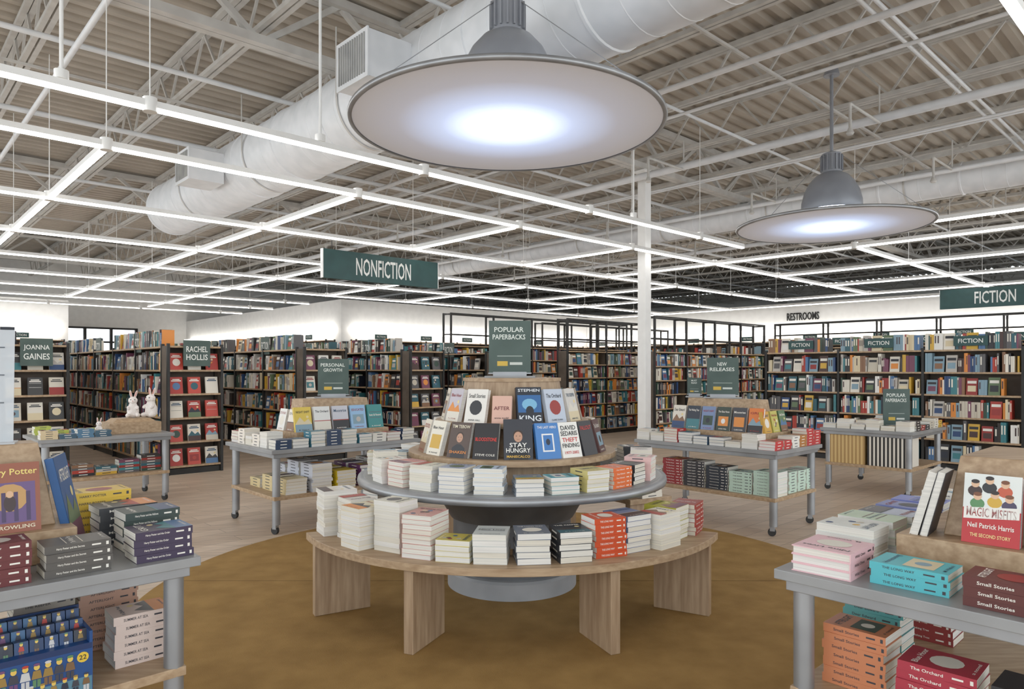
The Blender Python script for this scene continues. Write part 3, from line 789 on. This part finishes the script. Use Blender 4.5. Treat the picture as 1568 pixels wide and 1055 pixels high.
def rabbit(M, name='plush_rabbit', s=1.0):
    import bmesh
    bm = bmesh.new()
    def ell(x, y, z, rx, ry, rz, rot=ID):
        mat = TR(x, y, z) @ rot @ Matrix.Diagonal((rx, ry, rz, 1))
        bmesh.ops.create_uvsphere(bm, u_segments=18, v_segments=12, radius=1, matrix=mat)
    ell(0, .005, .075, .062, .055, .078); ell(0, 0, .13, .045, .042, .05)
    ell(0, -.005, .195, .048, .046, .042); ell(0, -.045, .184, .022, .018, .017)
    ell(-.024, -.02, .188, .022, .02, .018); ell(.024, -.02, .188, .022, .02, .018)
    ell(-.022, .01, .265, .014, .009, .05, RY(-.16)); ell(.028, .01, .262, .014, .009, .05, RY(.3))
    ell(-.05, -.035, .03, .024, .046, .024); ell(.05, -.035, .03, .024, .046, .024)
    ell(-.045, -.035, .115, .016, .034, .018, RX(.5)); ell(.045, -.035, .115, .016, .034, .018, RX(.5))
    ell(0, .062, .04, .022, .022, .022)
    me = bpy.data.meshes.new(name); bm.to_mesh(me); bm.free(); me.materials.append(MATS['plush'])
    ob = bpy.data.objects.new(name, me); bpy.context.scene.collection.objects.link(ob)
    ob.matrix_world = M @ Matrix.Scale(s, 4)
    r_ = ob.modifiers.new('r', 'REMESH'); r_.mode = 'VOXEL'; r_.voxel_size = .0055; r_.use_smooth_shade = True
    s_ = ob.modifiers.new('s', 'SMOOTH'); s_.iterations = 3
    mb = MB()
    for x in (-.02, .02): mb.lathe(TR(x, -.046, .205) @ RX(HP), [(.0055, 0), (.005, .003), (.001, .005)], 'rubber', 10, share=True)
    mb.lathe(TR(0, -.062, .19) @ RX(HP), [(.006, 0), (.004, .003), (.001, .005)], 'pink', 10, share=True)
    for x, a in ((-.022, -.16), (.028, .3)):
        mb.lathe(TR(x, .0, .265) @ RY(a) @ Matrix.Diagonal((.5, 1, 2.2, 1)) @ RX(HP), [(.016, -.002), (.012, .002), (.001, .003)], 'pink', 14, share=True)
    ch = mb.build('face', origin=(0, 0, 0)); ch.parent = ob
rabbit(G(2.26, 8.66, .9108, -.3), s=1.0); rabbit(G(2.43, 8.60, .9108, -1.0), s=1.1); rabbit(G(1.90, 8.56, .7508, -.3), s=.6)

# T5 front-left
rtable(-.8, .95, 2.74, 3.62); riser(-.4, .60, 3.02, 3.46, .7505, .12, .43, .05, .11)
mb = MB()
def wizard(mb, A, w, h):
    mb.quad(A, -w*.5, w*.5, -h*.5, h*.5, .0006, (150, 84, 60))
    mb.quad(A, -w*.42, w*.42, -h*.36, h*.22, .0009, (104, 78, 128)); mb.disc(A, 0, 0, w*.3, h*.2, .0012, (196, 150, 90))
    for k in (-.3, -.1, .1, .3): mb.quad(A, w*k-w*.035, w*k+w*.035, -h*.34, h*.08, .0014, (70, 52, 92))
    mb.disc(A, 0, -h*.08, w*.1, h*.12, .0018, (60, 40, 40)); mb.disc(A, 0, h*.05, w*.06, h*.05, .002, (222, 178, 140))
faceout(mb, G(.40, 3.06, .871), .185, .25, .035, (150, 84, 60), [('Harry Potter', .36, .92, .12, (240, 214, 120)), ('J.K. ROWLING', -.43, .8, .07, (240, 230, 200))], 11, True, wizard)
faceout(mb, G(.15, 3.06, .871), .17, .24, .035, (90, 120, 80), None, 11)
faceout(mb, G(.65, 3.19, .7510, math.pi*.38), .2, .38, .03, (36, 84, 140), None, 12)
mb.build('face_out_books')
mb = MB()
def st5(u, v, z, n, c_, t, w=.14, d=.2, ttl=None): stack(mb, G(u, v, z, HP), n, w, d, t, c_, .004, words=True, title=ttl or rnd.choice(WORDS))
st5(.56, 2.86, .7505, 4, (84, 80, 76), .027, ttl='Harry Potter and the Secrets'); st5(.32, 2.86, .7505, 5, (100, 40, 42), .028, ttl='Harry Potter and the Chamber')
st5(.835, 2.86, .7505, 4, (58, 46, 72), .028, .15, ttl='Harry Potter and the Order'); st5(.85, 3.06, .7505, 5, (52, 66, 62), .03, .15, ttl='Harry Potter and the Hallows'); st5(.82, 3.27, .7505, 5, (60, 62, 66), .029, .16, .22)
st5(.76, 3.49, .7505, 6, (226, 190, 70), .03, .15, .24, 'HARRY POTTER')
st5(.80, 3.0, .3355, 6, (226, 206, 196), .032, .15); st5(.74, 3.25, .3355, 8, (190, 150, 130), .03, .15, .21); st5(.52, 3.25, .3355, 8, (180, 172, 160), .03, .15)
mb.build('stacked_books')
# toy box
mb = MB(); M = G(.42, 2.90, .3355)
mb.box(M, -.18, .18, -.11, .11, 0, .17, 'cover', (26, 70, 130)); mb.box(M, -.18, .18, .10, .11, .17, .25, 'cover', (24, 50, 96))
mb.box(M, -.18, -.17, -.11, .11, .17, .21, 'cover', (26, 70, 130)); mb.box(M, .17, .18, -.11, .11, .17, .21, 'cover', (26, 70, 130))
Fm = M @ TR(0, -.11, 0) @ RX(HP)
mb.quad(Fm, -.178, .178, .0, .055, .0006, (86, 130, 150)); mb.quad(Fm, -.178, .178, .15, .17, .0006, (20, 44, 90))
mb.quad(Fm, -.175, -.105, .085, .155, .001, (206, 36, 36)); mb.text(Fm, 'TOYS', -.14, .12, .055, .032, (250, 240, 200), .0015); mb.text(Fm, '5+', -.15, .068, .03, .018, (250, 250, 250), .0015)
mb.disc(Fm, .15, .125, .018, .018, .001, (226, 190, 60)); mb.text(Fm, '22', .15, .125, .022, .016, (30, 30, 40), .0015)
SUIT = [(60, 60, 70), (120, 90, 60), (180, 60, 50), (90, 130, 90), (200, 200, 200), (150, 120, 60), (40, 44, 60), (110, 70, 110)]
def minifig(F_, s):
    c1, c2 = rnd.choice(SUIT), rnd.choice(SUIT); A = F_ @ RX(HP) @ Matrix.Scale(s, 4)
    mb.quad(A, -.009, -.001, -.022, -.002, 0, c1); mb.quad(A, .001, .009, -.022, -.002, 0, c1)
    mb.prism(A, [(-.012, 0), (.012, 0), (.008, .022), (-.008, .022)], 0, .0003, 'cover', c2)
    mb.disc(A, 0, .031, .007, .008, .0002, (226, 190, 90), n=10); mb.disc(A, 0, .038, .008, .004, .0004, rnd.choice(SUIT), n=8)
for i in range(11): minifig(M @ TR(-.16+i*.032, -.112, .03), .95)
for i in range(7): minifig(M @ TR(-.08+i*.032, -.112, .09), 1.25)
for i in range(8):
    for k in range(3):
        Mq = M @ TR(-.15+i*.043, -.08+k*.06, .12) @ RX(-.15)
        c_ = rnd.choice([(30, 56, 96), (36, 66, 110), (44, 50, 64), (60, 100, 140)])
        mb.box(Mq, -.02, .02, 0, .05, 0, .09+.02*k, 'cover', c_)
        minifig(Mq @ TR(0, -.001, .060+.02*k), .7)
mb.build('toy_figure_box')
m, nt, b = newmat('acrylic'); b.inputs['Base Color'].default_value = (.72, .76, .8, 1); b.inputs['Roughness'].default_value = .15
b.inputs['Alpha'].default_value = .55
mb = MB(); M = G(.34, 3.23, 1.181, -.25)
mb.box(M, -.1, .1, -.05, .05, 0, .006, 'acrylic'); mb.box(M @ RX(-.1), -.09, .09, 0, .006, .004, .43, 'acrylic')
A = M @ RX(-.1) @ RX(HP)
for i in range(9): mb.quad(A, -.06, .06-.02*(i % 3), .36-i*.035, .365-i*.035, .001, (90, 96, 104))
mb.build('acrylic_sign_holder')

# T6 front-right
rtable(2.38, 4.0, .2, 1.18); riser(2.72, 3.5, .22, .89, .7505, .12, .40, .11, .12)
mb = MB()
def misfits(mb, A, w, h):
    mb.quad(A, -w*.5, w*.5, -h*.5, -h*.0, .0006, (190, 40, 44)); mb.quad(A, -w*.5, w*.5, 0, h*.5, .0006, (232, 236, 232))
    for (x, y, c_) in ((-.3, .3, (60, 40, 36)), (-.05, .36, (40, 40, 44)), (.22, .32, (200, 90, 60)), (-.25, .12, (90, 140, 90)), (.05, .16, (214, 170, 60)), (.3, .12, (70, 60, 90))):
        mb.disc(A, w*x, h*y-.012, w*.13, h*.08, .001, c_); mb.disc(A, w*x, h*y+.012, w*.075, h*.055, .0014, (226, 184, 150)); mb.disc(A, w*x, h*y+.02, w*.075, h*.03, .0018, rnd.choice([(40, 30, 28), (120, 70, 40)]))
    mb.prism(A, [(-w*.48, -h*.16), (w*.48, -h*.1), (w*.48, h*.06), (-w*.48, 0)], .0018, .002, 'cover', (240, 236, 228))
faceout(mb, G(2.76, .615, .871, -HP), .165, .235, .035, (190, 40, 44), [('MAGIC MISFITS', -.05, .86, .13, (196, 40, 44)), ('Neil Patrick Harris', -.24, .8, .07, (245, 240, 230)), ('THE SECOND STORY', -.38, .7, .05, (245, 220, 150))], 12, True, misfits)
faceout(mb, G(2.76, .42, .871, -HP), .16, .23, .03, (60, 100, 150), None, 12)
faceout(mb, G(2.82, .83, .871, -math.pi*.97), .15, .24, .026, (40, 40, 46), None, 14)
faceout(mb, G(2.82, .862, .871, -math.pi*.97), .15, .24, .026, (226, 222, 214), None, 15)
mb.build('face_out_books')
mb = MB()
def st6(u, v, z, n, c_, t=.028, rot=0, w=.15, d=.21, hard=False): stack(mb, G(u, v, z, rot), n, w, d, t, c_, .004, words=True, hard=hard, title=rnd.choice(WORDS))
st6(2.52, 1.03, .7505, 3, (232, 190, 196), .03, HP, .2, .22, True); st6(2.54, .77, .7505, 3, (86, 186, 196), .024, 0, .16, .23); st6(2.5, .50, .7505, 3, (92, 44, 40), .03, 0, .15, .22)
st6(2.77, 1.06, .7505, 4, (226, 228, 222), .03, math.pi); st6(2.98, 1.06, .7505, 4, (196, 216, 190), .03, math.pi); st6(3.18, 1.06, .7505, 4, (190, 200, 220), .028, math.pi)
st6(3.37, 1.06, .7505, 4, (126, 136, 190), .028, 0); st6(3.56, 1.06, .7505, 4, (120, 130, 200), .028, 0); st6(3.74, 1.06, .7505, 3, (200, 214, 226), .028, 0); st6(3.91, 1.03, .7505, 4, (236, 232, 224), .028, 0); st6(3.72, .7, .7505, 5, (150, 60, 60), .028, 0)
st6(2.62, .97, .3355, 7, (206, 130, 90), .03, 0); st6(2.93, 1.02, .3355, 8, (90, 160, 160), .03, 0); st6(2.56, .70, .3355, 6, (170, 50, 66), .03, 0, .17, .22); st6(2.52, .43, .3355, 6, (44, 44, 48), .032, 0, .16, .22)
st6(3.3, .95, .3355, 7, (150, 60, 60), .03, 0)
mb.build('stacked_books')

# ------------------------------------------------------------ world, camera
w = bpy.data.worlds.new('world'); bpy.context.scene.world = w; w.use_nodes = True
w.node_tree.nodes['Background'].inputs[0].default_value = (.9, .96, 1.0, 1); w.node_tree.nodes['Background'].inputs[1].default_value = 1.3
cam = bpy.data.cameras.new('camera'); co = bpy.data.objects.new('camera', cam); bpy.context.scene.collection.objects.link(co)
co.location = (0, 0, 1.46); co.rotation_euler = (HP, 0, 0)
cam.sensor_width = 36; cam.lens = 24.57; cam.shift_y = .0239; cam.clip_end = 300; cam.clip_start = .02
bpy.context.scene.camera = co
vs = bpy.context.scene.view_settings
vs.view_transform = 'Standard'; vs.exposure = .82; vs.gamma = 1.07
print('polys', sum(len(o.data.polygons) for o in bpy.data.objects if o.type == 'MESH'))
